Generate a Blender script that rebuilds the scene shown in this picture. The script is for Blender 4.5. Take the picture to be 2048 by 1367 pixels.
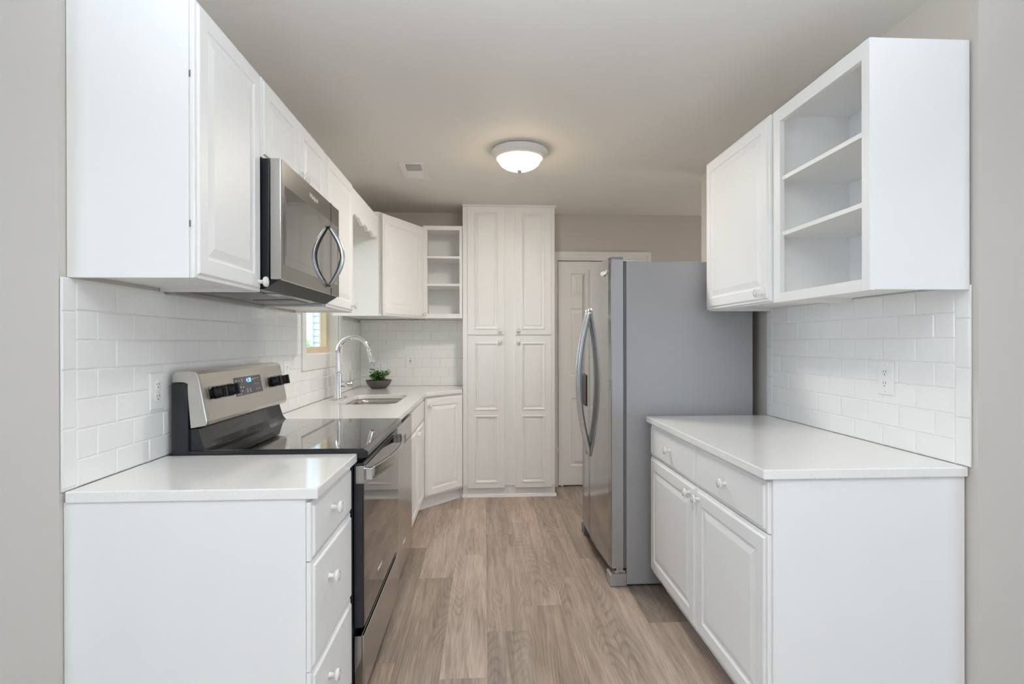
import bpy, bmesh, math, random
from mathutils import Vector, Matrix
random.seed(7)
for o in list(bpy.data.objects):
    bpy.data.objects.remove(o, do_unlink=True)
S = bpy.context.scene
COL = S.collection

# ------------------------------------------------------------------ camera
F_PX, CY, YAW, PITCH, ROLL, CAM_H = 1072.312, 684.918, .0513, -.0017, -.0018, 1.3026
cam = bpy.data.cameras.new('camera')
cam.sensor_width = 36.0
cam.lens = F_PX / 2048 * 36.0
cam.shift_y = (CY - 683.5) / 2048
cam.clip_start = .05
camo = bpy.data.objects.new('camera', cam)
COL.objects.link(camo)
camo.matrix_world = (Matrix.Translation((0, 0, CAM_H)) @ Matrix.Rotation(-YAW, 4, 'Z')
                     @ Matrix.Rotation(math.pi / 2 + PITCH, 4, 'X') @ Matrix.Rotation(ROLL, 4, 'Z'))
S.camera = camo

# ------------------------------------------------------------------ world, exposure, daylight
S.view_settings.view_transform = 'Standard'
S.view_settings.look = 'None'
S.view_settings.gamma = 1
S.view_settings.use_curve_mapping = False
S.view_settings.exposure = 0.17
W = bpy.data.worlds.new('sky')
S.world = W
W.use_nodes = True
wn = W.node_tree
wn.nodes.clear()
bg = wn.nodes.new('ShaderNodeBackground')
bg.inputs[0].default_value = (.80, .90, 1.0, 1)
bg.inputs[1].default_value = 7.0
wo = wn.nodes.new('ShaderNodeOutputWorld')
wn.links.new(bg.outputs[0], wo.inputs[0])
S.cycles.max_bounces = 14
S.cycles.diffuse_bounces = 12
S.cycles.glossy_bounces = 5
S.cycles.sample_clamp_indirect = 10.0


def area(name, loc, rot, sx, sy, power, col):
    l = bpy.data.lights.new(name, 'AREA')
    l.shape = 'RECTANGLE'
    l.size, l.size_y, l.energy, l.color = sx, sy, power, col
    o = bpy.data.objects.new(name, l)
    COL.objects.link(o)
    o.location, o.rotation_euler = loc, rot
    return o


R = math.radians
# daylight from the dining room's unseen rear windows; side and hall lights are added fill
area('rear_window_daylight', (-1.0, -4.55, 1.35), (R(90), 0, 0), 4.0, 2.0, 6, (.74, .87, 1.0))
area('patio_door_daylight', (3.0, -4.55, 1.15), (R(90), 0, 0), 1.6, 2.1, 20, (.74, .87, 1.0))
area('left_side_fill', (-4.15, -1.2, 1.45), (R(90), 0, R(-90)), 2.4, 1.5, 56, (.64, .82, 1.0))  # added fill for the right-hand aisle fronts
area('right_side_fill', (4.15, -1.2, 1.45), (R(90), 0, R(90)), 2.4, 1.5, 40, (.66, .83, 1.0))  # added fill for the left-hand aisle fronts
area('hall_fill', (4.12, 4.2, 1.5), (R(90), 0, R(90)), .9, 1.3, 22, (1.0, .98, .95))  # added to brighten the back of the kitchen, no window modelled
# added upward spot behind the camera, like a bounced flash, no fixture: its light comes back down off the ceiling
lp = bpy.data.lights.new('ceiling_bounce_fill', 'SPOT')
lp.energy, lp.color, lp.shadow_soft_size = 385, (.83, .915, 1.0), .20
lp.spot_size, lp.spot_blend = R(138), .8
lpo = bpy.data.objects.new('ceiling_bounce_fill', lp)
COL.objects.link(lpo)
lpo.location = (.15, -.35, 1.55)
lpo.rotation_euler = (R(180 - 14), 0, 0)
sun = bpy.data.lights.new('sun', 'SUN')
sun.energy, sun.angle, sun.color = .8, R(3), (1, .96, .9)
suno = bpy.data.objects.new('sun', sun)
COL.objects.link(suno)
suno.rotation_euler = (R(50), 0, R(-12))

# ------------------------------------------------------------------ materials


def mat(name, col, rough=.5, metal=0., var=.03, vscale=6., bump=0., bscale=60., stretch=(1, 1, 1), coat=0., spec=.5, rvar=0.):
    m = bpy.data.materials.new(name)
    m.use_nodes = True
    nt = m.node_tree
    b = nt.nodes['Principled BSDF']
    b.inputs['Roughness'].default_value = rough
    b.inputs['Metallic'].default_value = metal
    b.inputs['Specular IOR Level'].default_value = spec
    b.inputs['Coat Weight'].default_value = coat
    b.inputs['Coat Roughness'].default_value = .04
    tc = nt.nodes.new('ShaderNodeTexCoord')
    mp = nt.nodes.new('ShaderNodeMapping')
    mp.inputs['Scale'].default_value = stretch
    nt.links.new(tc.outputs['Object'], mp.inputs[0])
    n = nt.nodes.new('ShaderNodeTexNoise')
    n.inputs['Scale'].default_value = vscale
    n.inputs['Detail'].default_value = 3
    nt.links.new(mp.outputs[0], n.inputs[0])
    mx = nt.nodes.new('ShaderNodeMix')
    mx.data_type = 'RGBA'
    mx.inputs[6].default_value = tuple(c * (1 - var) for c in col) + (1,)
    mx.inputs[7].default_value = tuple(min(1, c * (1 + var)) for c in col) + (1,)
    nt.links.new(n.outputs[0], mx.inputs[0])
    nt.links.new(mx.outputs[2], b.inputs['Base Color'])
    if rvar:
        mr = nt.nodes.new('ShaderNodeMapRange')
        mr.inputs[3].default_value = rough - rvar
        mr.inputs[4].default_value = rough + rvar
        nt.links.new(n.outputs[0], mr.inputs[0])
        nt.links.new(mr.outputs[0], b.inputs['Roughness'])
    if bump:
        n2 = nt.nodes.new('ShaderNodeTexNoise')
        n2.inputs['Scale'].default_value = bscale
        n2.inputs['Detail'].default_value = 2
        nt.links.new(mp.outputs[0], n2.inputs[0])
        bp = nt.nodes.new('ShaderNodeBump')
        bp.inputs['Strength'].default_value = bump
        bp.inputs['Distance'].default_value = .002
        nt.links.new(n2.outputs[0], bp.inputs['Height'])
        nt.links.new(bp.outputs[0], b.inputs['Normal'])
    return m


def emit(name, col, strength):
    m = bpy.data.materials.new(name)
    m.use_nodes = True
    b = m.node_tree.nodes['Principled BSDF']
    b.inputs['Base Color'].default_value = col + (1,)
    b.inputs['Emission Color'].default_value = col + (1,)
    b.inputs['Emission Strength'].default_value = strength
    b.inputs['Roughness'].default_value = .4
    return m


M = {}
M['cab'] = mat('cabinet_paint', (.86, .858, .85), .45, var=.012, bump=.03, bscale=30)
M['cabin'] = mat('cabinet_interior', (.86, .85, .83), .5, var=.02)
M['knob'] = mat('white_ceramic', (.84, .83, .80), .22, var=.01)
M['knobring'] = mat('knob_groove', (.25, .23, .21), .5, var=.05)
M['wall'] = mat('greige_paint', (.60, .56, .515), .7, var=.02, vscale=2.5, bump=.05, bscale=120)
M['ceil'] = mat('ceiling_paint', (.74, .715, .68), .75, var=.02, vscale=1.5, bump=.12, bscale=40)
M['trim'] = mat('trim_paint', (.80, .79, .77), .35, var=.012)
M['tile'] = mat('glazed_tile', (.88, .88, .87), .10, var=.02, vscale=9, bump=.10, bscale=11, coat=.3)
M['grout'] = mat('white_grout', (.83, .82, .81), .8, var=.03, vscale=40)
M['steel'] = mat('brushed_steel', (.50, .485, .465), .20, 1., var=.04, vscale=40, stretch=(1, 1, .05), rvar=.04)
M['steelf'] = mat('fridge_steel', (.40, .395, .39), .12, 1., var=.03, vscale=30, stretch=(1, 1, .03), rvar=.02, bump=.012, bscale=5)
M['mwface'] = mat('dark_brushed_steel', (.25, .235, .215), .24, 1., var=.04, vscale=40, stretch=(1, .05, 1), rvar=.03)
M['steeldk'] = mat('dark_steel', (.34, .325, .31), .12, 1., var=.03, vscale=30)
M['panel'] = mat('warm_steel', (.60, .575, .54), .30, 1., var=.04, vscale=30, stretch=(1, .05, 1))
M['chrome'] = mat('chrome', (.80, .81, .83), .06, 1., var=.01)
M['handle'] = mat('satin_steel', (.66, .67, .68), .22, 1., var=.02)
M['fside'] = mat('fridge_side_paint', (.37, .37, .385), .26, 0., var=.03, bump=.5, bscale=120, spec=.9)
M['fedge'] = mat('fridge_door_side', (.42, .42, .43), .35, .4, var=.02)
M['gasket'] = mat('grey_gasket', (.16, .16, .17), .6, var=.05)
M['black'] = mat('black_enamel', (.018, .019, .024), .22, var=.1, bump=.04, bscale=90)
M['blackgloss'] = mat('black_gloss_enamel', (.014, .015, .019), .07, var=.1)
M['blackm'] = mat('black_plastic', (.016, .016, .018), .42, var=.1, spec=.3)
M['glass'] = mat('black_glass', (.012, .012, .014), .03, var=.05, spec=.9, coat=1.0)
M['mwglass'] = mat('dark_window_glass', (.03, .028, .024), .03, var=.05, spec=1.0, coat=1.0)
M['ovenglass'] = mat('mirror_oven_glass', (.18, .17, .165), .05, 1., var=.03, vscale=20)
M['burner'] = mat('burner_ring_print', (.05, .05, .052), .10, var=.05, spec=.9, coat=1.)
M['filter'] = mat('grease_filter_mesh', (.33, .32, .31), .5, .6, var=.5, vscale=300, bump=.6, bscale=300)
M['graymetal'] = mat('galvanised_steel', (.55, .54, .52), .4, .8, var=.06, vscale=20)
M['sink'] = mat('sink_steel', (.58, .55, .51), .26, 1., var=.05, vscale=30)
M['brass'] = mat('brass', (.70, .56, .30), .3, 1., var=.05)
M['white'] = mat('white_plastic', (.84, .84, .83), .3, var=.01)
M['slot'] = mat('dark_slot', (.05, .05, .05), .6, var=.1)
M['red'] = mat('red_button', (.45, .03, .05), .5, var=.05)
M['bowl'] = mat('dark_grey_ceramic', (.105, .095, .09), .5, var=.06, vscale=30)
M['soil'] = mat('potting_soil', (.05, .035, .025), .9, var=.3, vscale=80, bump=.5)
M['leaf'] = mat('leaf_green', (.11, .29, .03), .45, var=.45, vscale=25)
M['stem'] = mat('stem_green', (.12, .20, .05), .6, var=.2)
M['petal'] = mat('pink_petal', (.42, .12, .22), .6, var=.3, vscale=60)
M['wood'] = mat('tan_wood', (.74, .60, .43), .45, var=.12, vscale=14, stretch=(6, .4, .4))
M['siding'] = mat('pale_grey_siding', (.27, .295, .31), .6, var=.03)
M['hedge'] = mat('hedge_green', (.13, .20, .085), .7, var=.4, vscale=8)
M['lawn'] = mat('lawn', (.10, .15, .06), .9, var=.3, vscale=5)
M['vent'] = mat('vent_white', (.78, .775, .76), .5, var=.02)
M['ventdk'] = mat('vent_louvre', (.22, .22, .225), .6, var=.1)
M['blue'] = emit('blue_digits', (.16, .48, 1.0), 2.0)
M['legend'] = mat('legend_print', (.62, .64, .66), .5, var=.05)
M['dispanel'] = mat('display_panel', (.085, .088, .095), .22, .2, var=.06)
M['black_text'] = M['slot']

# lamp glass: the bulbs make the middle of the dome brightest, its rim stays amber
def lamp_glass():
    m = emit('lit_alabaster_glass', (1.0, .94, .84), 1.0)
    nt = m.node_tree
    b = nt.nodes['Principled BSDF']
    tc = nt.nodes.new('ShaderNodeTexCoord')
    mp = nt.nodes.new('ShaderNodeMapping')
    mp.inputs['Scale'].default_value = (1, 1, 0)
    nt.links.new(tc.outputs['Object'], mp.inputs[0])
    ln = nt.nodes.new('ShaderNodeVectorMath')
    ln.operation = 'LENGTH'
    nt.links.new(mp.outputs[0], ln.inputs[0])
    mr = nt.nodes.new('ShaderNodeMapRange')
    mr.interpolation_type = 'SMOOTHSTEP'
    mr.inputs[1].default_value, mr.inputs[2].default_value = .050, .127
    mr.inputs[3].default_value, mr.inputs[4].default_value = LAMP_MID, LAMP_RIM
    nt.links.new(ln.outputs['Value'], mr.inputs[0])
    nt.links.new(mr.outputs[0], b.inputs['Emission Strength'])
    cr = nt.nodes.new('ShaderNodeValToRGB')
    cr.color_ramp.elements[0].position, cr.color_ramp.elements[0].color = .55, (1.0, .985, .95, 1)
    cr.color_ramp.elements[1].position, cr.color_ramp.elements[1].color = 1.0, (1.0, .74, .42, 1)
    m2 = nt.nodes.new('ShaderNodeMath')
    m2.operation = 'DIVIDE'
    m2.inputs[1].default_value = .128
    nt.links.new(ln.outputs['Value'], m2.inputs[0])
    nt.links.new(m2.outputs[0], cr.inputs[0])
    nt.links.new(cr.outputs[0], b.inputs['Emission Color'])
    return m


LAMP_MID, LAMP_RIM = 190.0, 15.0
M['lampglass'] = lamp_glass()


def quartz():
    m = mat('white_quartz', (.87, .86, .84), .13, var=.02, vscale=12, coat=.25)
    nt = m.node_tree
    b = nt.nodes['Principled BSDF']
    src = b.inputs['Base Color'].links[0].from_socket
    tc = nt.nodes.new('ShaderNodeTexCoord')
    prev = src
    for sc, lo, hi, c in ((95, .05, .09, (.34, .31, .28, 1)), (230, .10, .17, (.56, .53, .50, 1)), (140, .08, .16, (.90, .89, .88, 1))):
        v = nt.nodes.new('ShaderNodeTexVoronoi')
        v.inputs['Scale'].default_value = sc
        nt.links.new(tc.outputs['Object'], v.inputs['Vector'])
        # only some cells carry a chip
        lt = nt.nodes.new('ShaderNodeMath')
        lt.operation = 'LESS_THAN'
        nt.links.new(v.outputs['Distance'], lt.inputs[0])
        lt.inputs[1].default_value = hi
        sep = nt.nodes.new('ShaderNodeSeparateColor')
        nt.links.new(v.outputs['Color'], sep.inputs[0])
        l2 = nt.nodes.new('ShaderNodeMath')
        l2.operation = 'LESS_THAN'
        nt.links.new(sep.outputs[0], l2.inputs[0])
        l2.inputs[1].default_value = .22
        mu = nt.nodes.new('ShaderNodeMath')
        mu.operation = 'MULTIPLY'
        nt.links.new(lt.outputs[0], mu.inputs[0])
        nt.links.new(l2.outputs[0], mu.inputs[1])
        mx = nt.nodes.new('ShaderNodeMix')
        mx.data_type = 'RGBA'
        nt.links.new(mu.outputs[0], mx.inputs[0])
        nt.links.new(prev, mx.inputs[6])
        mx.inputs[7].default_value = c
        prev = mx.outputs[2]
    nt.links.new(prev, b.inputs['Base Color'])
    return m


M['quartz'] = quartz()


def floor_mat():
    m = bpy.data.materials.new('oak_vinyl_plank')
    m.use_nodes = True
    nt = m.node_tree
    L = nt.links.new
    b = nt.nodes['Principled BSDF']
    uv = nt.nodes.new('ShaderNodeUVMap')
    uv.uv_map = 'UVMap'
    att = nt.nodes.new('ShaderNodeAttribute')
    att.attribute_name = 'tint'
    # slow waviness that bends the grain
    mp0 = nt.nodes.new('ShaderNodeMapping')
    mp0.inputs['Scale'].default_value = (4.2, .50, 1)
    L(uv.outputs[0], mp0.inputs[0])
    warp = nt.nodes.new('ShaderNodeTexNoise')
    warp.inputs['Scale'].default_value = 1.0
    warp.inputs['Detail'].default_value = .6
    L(mp0.outputs[0], warp.inputs[0])
    # cathedral figure: contour lines of the slow noise
    mul = nt.nodes.new('ShaderNodeMath')
    mul.operation = 'MULTIPLY'
    mul.inputs[1].default_value = 56.0
    L(warp.outputs[0], mul.inputs[0])
    sn = nt.nodes.new('ShaderNodeMath')
    sn.operation = 'PINGPONG'
    sn.inputs[1].default_value = .5
    L(mul.outputs[0], sn.inputs[0])
    r1 = nt.nodes.new('ShaderNodeMapRange')
    r1.inputs[1].default_value = 0
    r1.inputs[2].default_value = .30
    L(sn.outputs[0], r1.inputs[0])
    # fine pores along the plank
    mp1 = nt.nodes.new('ShaderNodeMapping')
    mp1.inputs['Scale'].default_value = (260, 7, 1)
    L(uv.outputs[0], mp1.inputs[0])
    fine = nt.nodes.new('ShaderNodeTexNoise')
    fine.inputs['Scale'].default_value = 1
    fine.inputs['Detail'].default_value = 4
    L(mp1.outputs[0], fine.inputs[0])
    mp2 = nt.nodes.new('ShaderNodeMapping')
    mp2.inputs['Scale'].default_value = (34, 1.6, 1)
    L(uv.outputs[0], mp2.inputs[0])
    mid = nt.nodes.new('ShaderNodeTexNoise')
    mid.inputs['Scale'].default_value = 1
    mid.inputs['Detail'].default_value = 5
    mid.inputs['Distortion'].default_value = .6
    L(mp2.outputs[0], mid.inputs[0])
    cr = nt.nodes.new('ShaderNodeValToRGB')
    e = cr.color_ramp.elements
    e[0].position, e[0].color = .22, (.315, .238, .194, 1)
    e[1].position, e[1].color = .78, (.600, .500, .424, 1)
    L(mid.outputs[0], cr.inputs[0])
    fr = nt.nodes.new('ShaderNodeMapRange')
    fr.inputs[1].default_value, fr.inputs[2].default_value = .38, .56
    fr.inputs[3].default_value, fr.inputs[4].default_value = .80, 1.05
    L(fine.outputs[0], fr.inputs[0])
    # the figure shows in patches only
    mp3 = nt.nodes.new('ShaderNodeMapping')
    mp3.inputs['Scale'].default_value = (7.0, 1.5, 1)
    mp3.inputs['Location'].default_value = (3.3, 8.1, 0)
    L(uv.outputs[0], mp3.inputs[0])
    patch = nt.nodes.new('ShaderNodeTexNoise')
    patch.inputs['Scale'].default_value = 1
    patch.inputs['Detail'].default_value = 3
    L(mp3.outputs[0], patch.inputs[0])
    pm = nt.nodes.new('ShaderNodeMapRange')
    pm.inputs[1].default_value, pm.inputs[2].default_value = .46, .60
    pm.inputs[3].default_value, pm.inputs[4].default_value = 0.03, .24
    L(patch.outputs[0], pm.inputs[0])
    inv = nt.nodes.new('ShaderNodeMath')
    inv.operation = 'SUBTRACT'
    inv.inputs[0].default_value = 1.0
    L(r1.outputs[0], inv.inputs[1])
    ms = nt.nodes.new('ShaderNodeMath')
    ms.operation = 'MULTIPLY'
    L(inv.outputs[0], ms.inputs[0])
    L(pm.outputs[0], ms.inputs[1])
    cf = nt.nodes.new('ShaderNodeMath')
    cf.operation = 'SUBTRACT'
    cf.inputs[0].default_value = 1.0
    L(ms.outputs[0], cf.inputs[1])
    # broad light and dark clouds along the board
    bc = nt.nodes.new('ShaderNodeMapRange')
    bc.inputs[1].default_value, bc.inputs[2].default_value = .30, .70
    bc.inputs[3].default_value, bc.inputs[4].default_value = 1.12, .84
    L(patch.outputs[0], bc.inputs[0])
    m0 = nt.nodes.new('ShaderNodeMath')
    m0.operation = 'MULTIPLY'
    L(cf.outputs[0], m0.inputs[0])
    L(bc.outputs[0], m0.inputs[1])
    m1 = nt.nodes.new('ShaderNodeMath')
    m1.operation = 'MULTIPLY'
    L(fr.outputs[0], m1.inputs[0])
    L(m0.outputs[0], m1.inputs[1])
    mx = nt.nodes.new('ShaderNodeMix')
    mx.data_type = 'RGBA'
    mx.blend_type = 'MULTIPLY'
    mx.inputs[0].default_value = 1
    L(cr.outputs[0], mx.inputs[6])
    L(m1.outputs[0], mx.inputs[7])
    mx2 = nt.nodes.new('ShaderNodeMix')
    mx2.data_type = 'RGBA'
    mx2.blend_type = 'MULTIPLY'
    mx2.inputs[0].default_value = 1
    L(mx.outputs[2], mx2.inputs[6])
    L(att.outputs['Color'], mx2.inputs[7])
    L(mx2.outputs[2], b.inputs['Base Color'])
    b.inputs['Roughness'].default_value = .42
    bp = nt.nodes.new('ShaderNodeBump')
    bp.inputs['Strength'].default_value = .12
    bp.inputs['Distance'].default_value = .001
    L(m1.outputs[0], bp.inputs['Height'])
    L(bp.outputs[0], b.inputs['Normal'])
    return m


M['floor'] = floor_mat()


def pane_mat():
    m = bpy.data.materials.new('window_pane')
    m.use_nodes = True
    nt = m.node_tree
    nt.nodes.remove(nt.nodes['Principled BSDF'])
    t = nt.nodes.new('ShaderNodeBsdfTransparent')
    t.inputs[0].default_value = (.95, .97, .97, 1)
    g = nt.nodes.new('ShaderNodeBsdfGlossy')
    g.inputs['Roughness'].default_value = .02
    x = nt.nodes.new('ShaderNodeMixShader')
    x.inputs[0].default_value = .05
    nt.links.new(t.outputs[0], x.inputs[1])
    nt.links.new(g.outputs[0], x.inputs[2])
    nt.links.new(x.outputs[0], nt.nodes['Material Output'].inputs[0])
    return m


M['pane'] = pane_mat()

# ------------------------------------------------------------------ mesh helpers
ORG = Vector((0, 0, 0))
ROOT = None


class MB:
    def __init__(s):
        s.v, s.f, s.s, s.m = [], [], [], []

    def poly(s, pts, smooth=False, m=0):
        i = len(s.v)
        s.v += [Vector(p) for p in pts]
        s.f.append(tuple(range(i, i + len(pts))))
        s.s.append(smooth)
        s.m.append(m)

    def box(s, x0, y0, z0, x1, y1, z1, m=0):
        i = len(s.v)
        s.v += [Vector((x, y, z)) for x in (x0, x1) for y in (y0, y1) for z in (z0, z1)]
        for q in ((0, 1, 3, 2), (4, 6, 7, 5), (0, 4, 5, 1), (2, 3, 7, 6), (0, 2, 6, 4), (1, 5, 7, 3)):
            s.f.append(tuple(i + k for k in q))
            s.s.append(False)
            s.m.append(m)
        return s

    def obox(s, c, U, V, N, w, h, d, m=0):
        """box centred at c with half axes along unit vectors"""
        c, U, V, N = Vector(c), Vector(U), Vector(V), Vector(N)
        i = len(s.v)
        s.v += [c + U * (a * w / 2) + V * (b * h / 2) + N * (e * d / 2) for a in (-1, 1) for b in (-1, 1) for e in (-1, 1)]
        for q in ((0, 1, 3, 2), (4, 6, 7, 5), (0, 4, 5, 1), (2, 3, 7, 6), (0, 2, 6, 4), (1, 5, 7, 3)):
            s.f.append(tuple(i + k for k in q))
            s.s.append(False)
            s.m.append(m)
        return s

    def prism(s, pts, axis, a, b, m=0, smooth=False):
        """pts: 2-D outline; axis x: (y,z)  y: (x,z)  z: (x,y)"""
        def P(p, t):
            return Vector({'x': (t, p[0], p[1]), 'y': (p[0], t, p[1]), 'z': (p[0], p[1], t)}[axis])
        n = len(pts)
        i = len(s.v)
        s.v += [P(p, a) for p in pts] + [P(p, b) for p in pts]
        s.f.append(tuple(range(i, i + n)))
        s.f.append(tuple(range(i + 2 * n - 1, i + n - 1, -1)))
        s.s += [False, False]
        s.m += [m, m]
        for k in range(n):
            k2 = (k + 1) % n
            s.f.append((i + k, i + k2, i + n + k2, i + n + k))
            s.s.append(smooth)
            s.m.append(m)
        return s

    def rings(s, rr, smooth=True, cap0=True, cap1=True, closed=True, m=0):
        """loft between equally sized point rings"""
        n = len(rr[0])
        i = len(s.v)
        for r in rr:
            s.v += [Vector(p) for p in r]
        for j in range(len(rr) - 1):
            for k in range(n if closed else n - 1):
                k2 = (k + 1) % n
                s.f.append((i + j * n + k, i + j * n + k2, i + (j + 1) * n + k2, i + (j + 1) * n + k))
                s.s.append(smooth)
                s.m.append(m)
        if cap0:
            s.f.append(tuple(i + k for k in range(n)))
            s.s.append(False)
            s.m.append(m)
        if cap1:
            s.f.append(tuple(i + (len(rr) - 1) * n + k for k in range(n)))
            s.s.append(False)
            s.m.append(m)
        return s

    def lathe(s, prof, c, axis=(0, 0, 1), seg=32, smooth=True, cap0=True, cap1=True, m=0):
        """prof: (radius, height along axis)"""
        A = Vector(axis).normalized()
        X = A.orthogonal().normalized()
        Y = A.cross(X)
        c = Vector(c)
        rr = [[c + A * h + (X * math.cos(2 * math.pi * k / seg) + Y * math.sin(2 * math.pi * k / seg)) * r for k in range(seg)] for r, h in prof]
        return s.rings(rr, smooth, cap0, cap1, m=m)

    def tube(s, pts, r, seg=12, up=None, shape=None, smooth=True, m=0):
        """sweep a circle (or a 2-D outline 'shape') along pts"""
        pts = [Vector(p) for p in pts]
        n = len(pts)
        rr = []
        for i, p in enumerate(pts):
            t = (pts[min(i + 1, n - 1)] - pts[max(i - 1, 0)]).normalized()
            u = Vector(up) if up else (Vector((0, 0, 1)) if abs(t.z) < .9 else Vector((1, 0, 0)))
            a = u.cross(t).normalized()
            b = t.cross(a).normalized()
            ri = r[i] if isinstance(r, (list, tuple)) else r
            if shape:
                rr.append([p + a * (q[0] * ri) + b * (q[1] * ri) for q in shape])
            else:
                rr.append([p + a * (ri * math.cos(2 * math.pi * k / seg)) + b * (ri * math.sin(2 * math.pi * k / seg)) for k in range(seg)])
        return s.rings(rr, smooth, m=m)

    def door(s, O, U, N, w, h, t, edge, panels=(), prof=(), m=0):
        """cabinet door slab: O lower back corner, U along the width, N outward"""
        O, U, N = Vector(O), Vector(U).normalized(), Vector(N).normalized()
        Z = Vector((0, 0, 1))

        def P(u, v, n):
            return O + U * u + Z * v + N * n

        def rect(u0, v0, u1, v1, n):
            return [P(u0, v0, n), P(u1, v0, n), P(u1, v1, n), P(u0, v1, n)]
        er = [rect(i, i, w - i, h - i, n) for i, n in edge]
        s.rings(er, smooth=False, cap0=True, cap1=False, m=m)
        e = edge[-1][0]
        us = sorted({e, w - e} | {p[0] for p in panels} | {p[2] for p in panels})
        vs = sorted({e, h - e} | {p[1] for p in panels} | {p[3] for p in panels})
        for a in range(len(us) - 1):
            for b in range(len(vs) - 1):
                cu, cv = (us[a] + us[a + 1]) / 2, (vs[b] + vs[b + 1]) / 2
                if any(p[0] < cu < p[2] and p[1] < cv < p[3] for p in panels):
                    continue
                s.poly(rect(us[a], vs[b], us[a + 1], vs[b + 1], t), m=m)
        for p in panels:
            pr = [rect(p[0] + i, p[1] + i, p[2] - i, p[3] - i, t + n) for i, n in prof]
            s.rings(pr, smooth=False, cap0=False, cap1=True, m=m)
        return s

    def build(s, name, mats, parent=None, bevel=0., seg=2, label=None):
        global ORG
        me = bpy.data.meshes.new(name)
        me.from_pydata([v - ORG for v in s.v], [], s.f)
        me.validate()
        if not isinstance(mats, (list, tuple)):
            mats = [mats]
        for k in mats:
            me.materials.append(M[k])
        for p, sm, mi in zip(me.polygons, s.s, s.m):
            p.use_smooth = sm
            p.material_index = mi
        bm = bmesh.new()
        bm.from_mesh(me)
        bmesh.ops.remove_doubles(bm, verts=bm.verts, dist=1e-6)
        bmesh.ops.recalc_face_normals(bm, faces=bm.faces)
        bm.to_mesh(me)
        bm.free()
        o = bpy.data.objects.new(name, me)
        COL.objects.link(o)
        pr = parent if parent is not None else ROOT
        if pr is not None:
            o.parent = pr
        else:
            o.location = ORG
        if bevel:
            md = o.modifiers.new('bevel', 'BEVEL')
            md.width, md.segments, md.limit_method, md.angle_limit = bevel, seg, 'ANGLE', R(40)
        if label:
            o['label'] = label
        return o


def thing(name, label, cat, loc, group=None):
    """start a thing: an Empty at its base; parts built next become its children"""
    global ORG, ROOT
    o = bpy.data.objects.new(name, None)
    o.empty_display_size = .05
    COL.objects.link(o)
    o.location = loc
    o['label'], o['category'] = label, cat
    if group:
        o['group'] = group
    ORG, ROOT = Vector(loc), o
    return o


def end():
    global ORG, ROOT
    ORG, ROOT = Vector((0, 0, 0)), None


def struct(o):
    o['kind'] = 'structure'
    return o


def solo(o, label, cat, group=None):
    o['label'], o['category'] = label, cat
    if group:
        o['group'] = group
    return o


def text(name, body, size, O, U, V, mt, parent=None, extr=.0004):
    """lettering as a mesh lying in the plane of U (reading direction) and V (up)"""
    cu = bpy.data.curves.new(name, 'FONT')
    cu.body, cu.size, cu.extrude, cu.align_x, cu.align_y = body, size, extr, 'CENTER', 'CENTER'
    tmp = bpy.data.objects.new(name + '_tmp', cu)
    COL.objects.link(tmp)
    me = bpy.data.meshes.new_from_object(tmp.evaluated_get(bpy.context.evaluated_depsgraph_get()))
    bpy.data.objects.remove(tmp, do_unlink=True)
    U, V = Vector(U).normalized(), Vector(V).normalized()
    N = U.cross(V)
    for v in me.vertices:
        v.co = Vector(O) - ORG + U * v.co.x + V * v.co.y + N * v.co.z
    me.materials.clear()
    me.materials.append(M[mt])
    o = bpy.data.objects.new(name, me)
    COL.objects.link(o)
    o.parent = parent if parent is not None else ROOT
    return o


# ------------------------------------------------------------------ main dimensions
WL, WR, WB, ZC = -1.100, 1.497, 4.795, 2.449      # wall faces and ceiling
TL, TR, TB = -1.092, 1.489, 4.787                 # tile faces
CT0, CT1 = .884, .914                             # countertop

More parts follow.
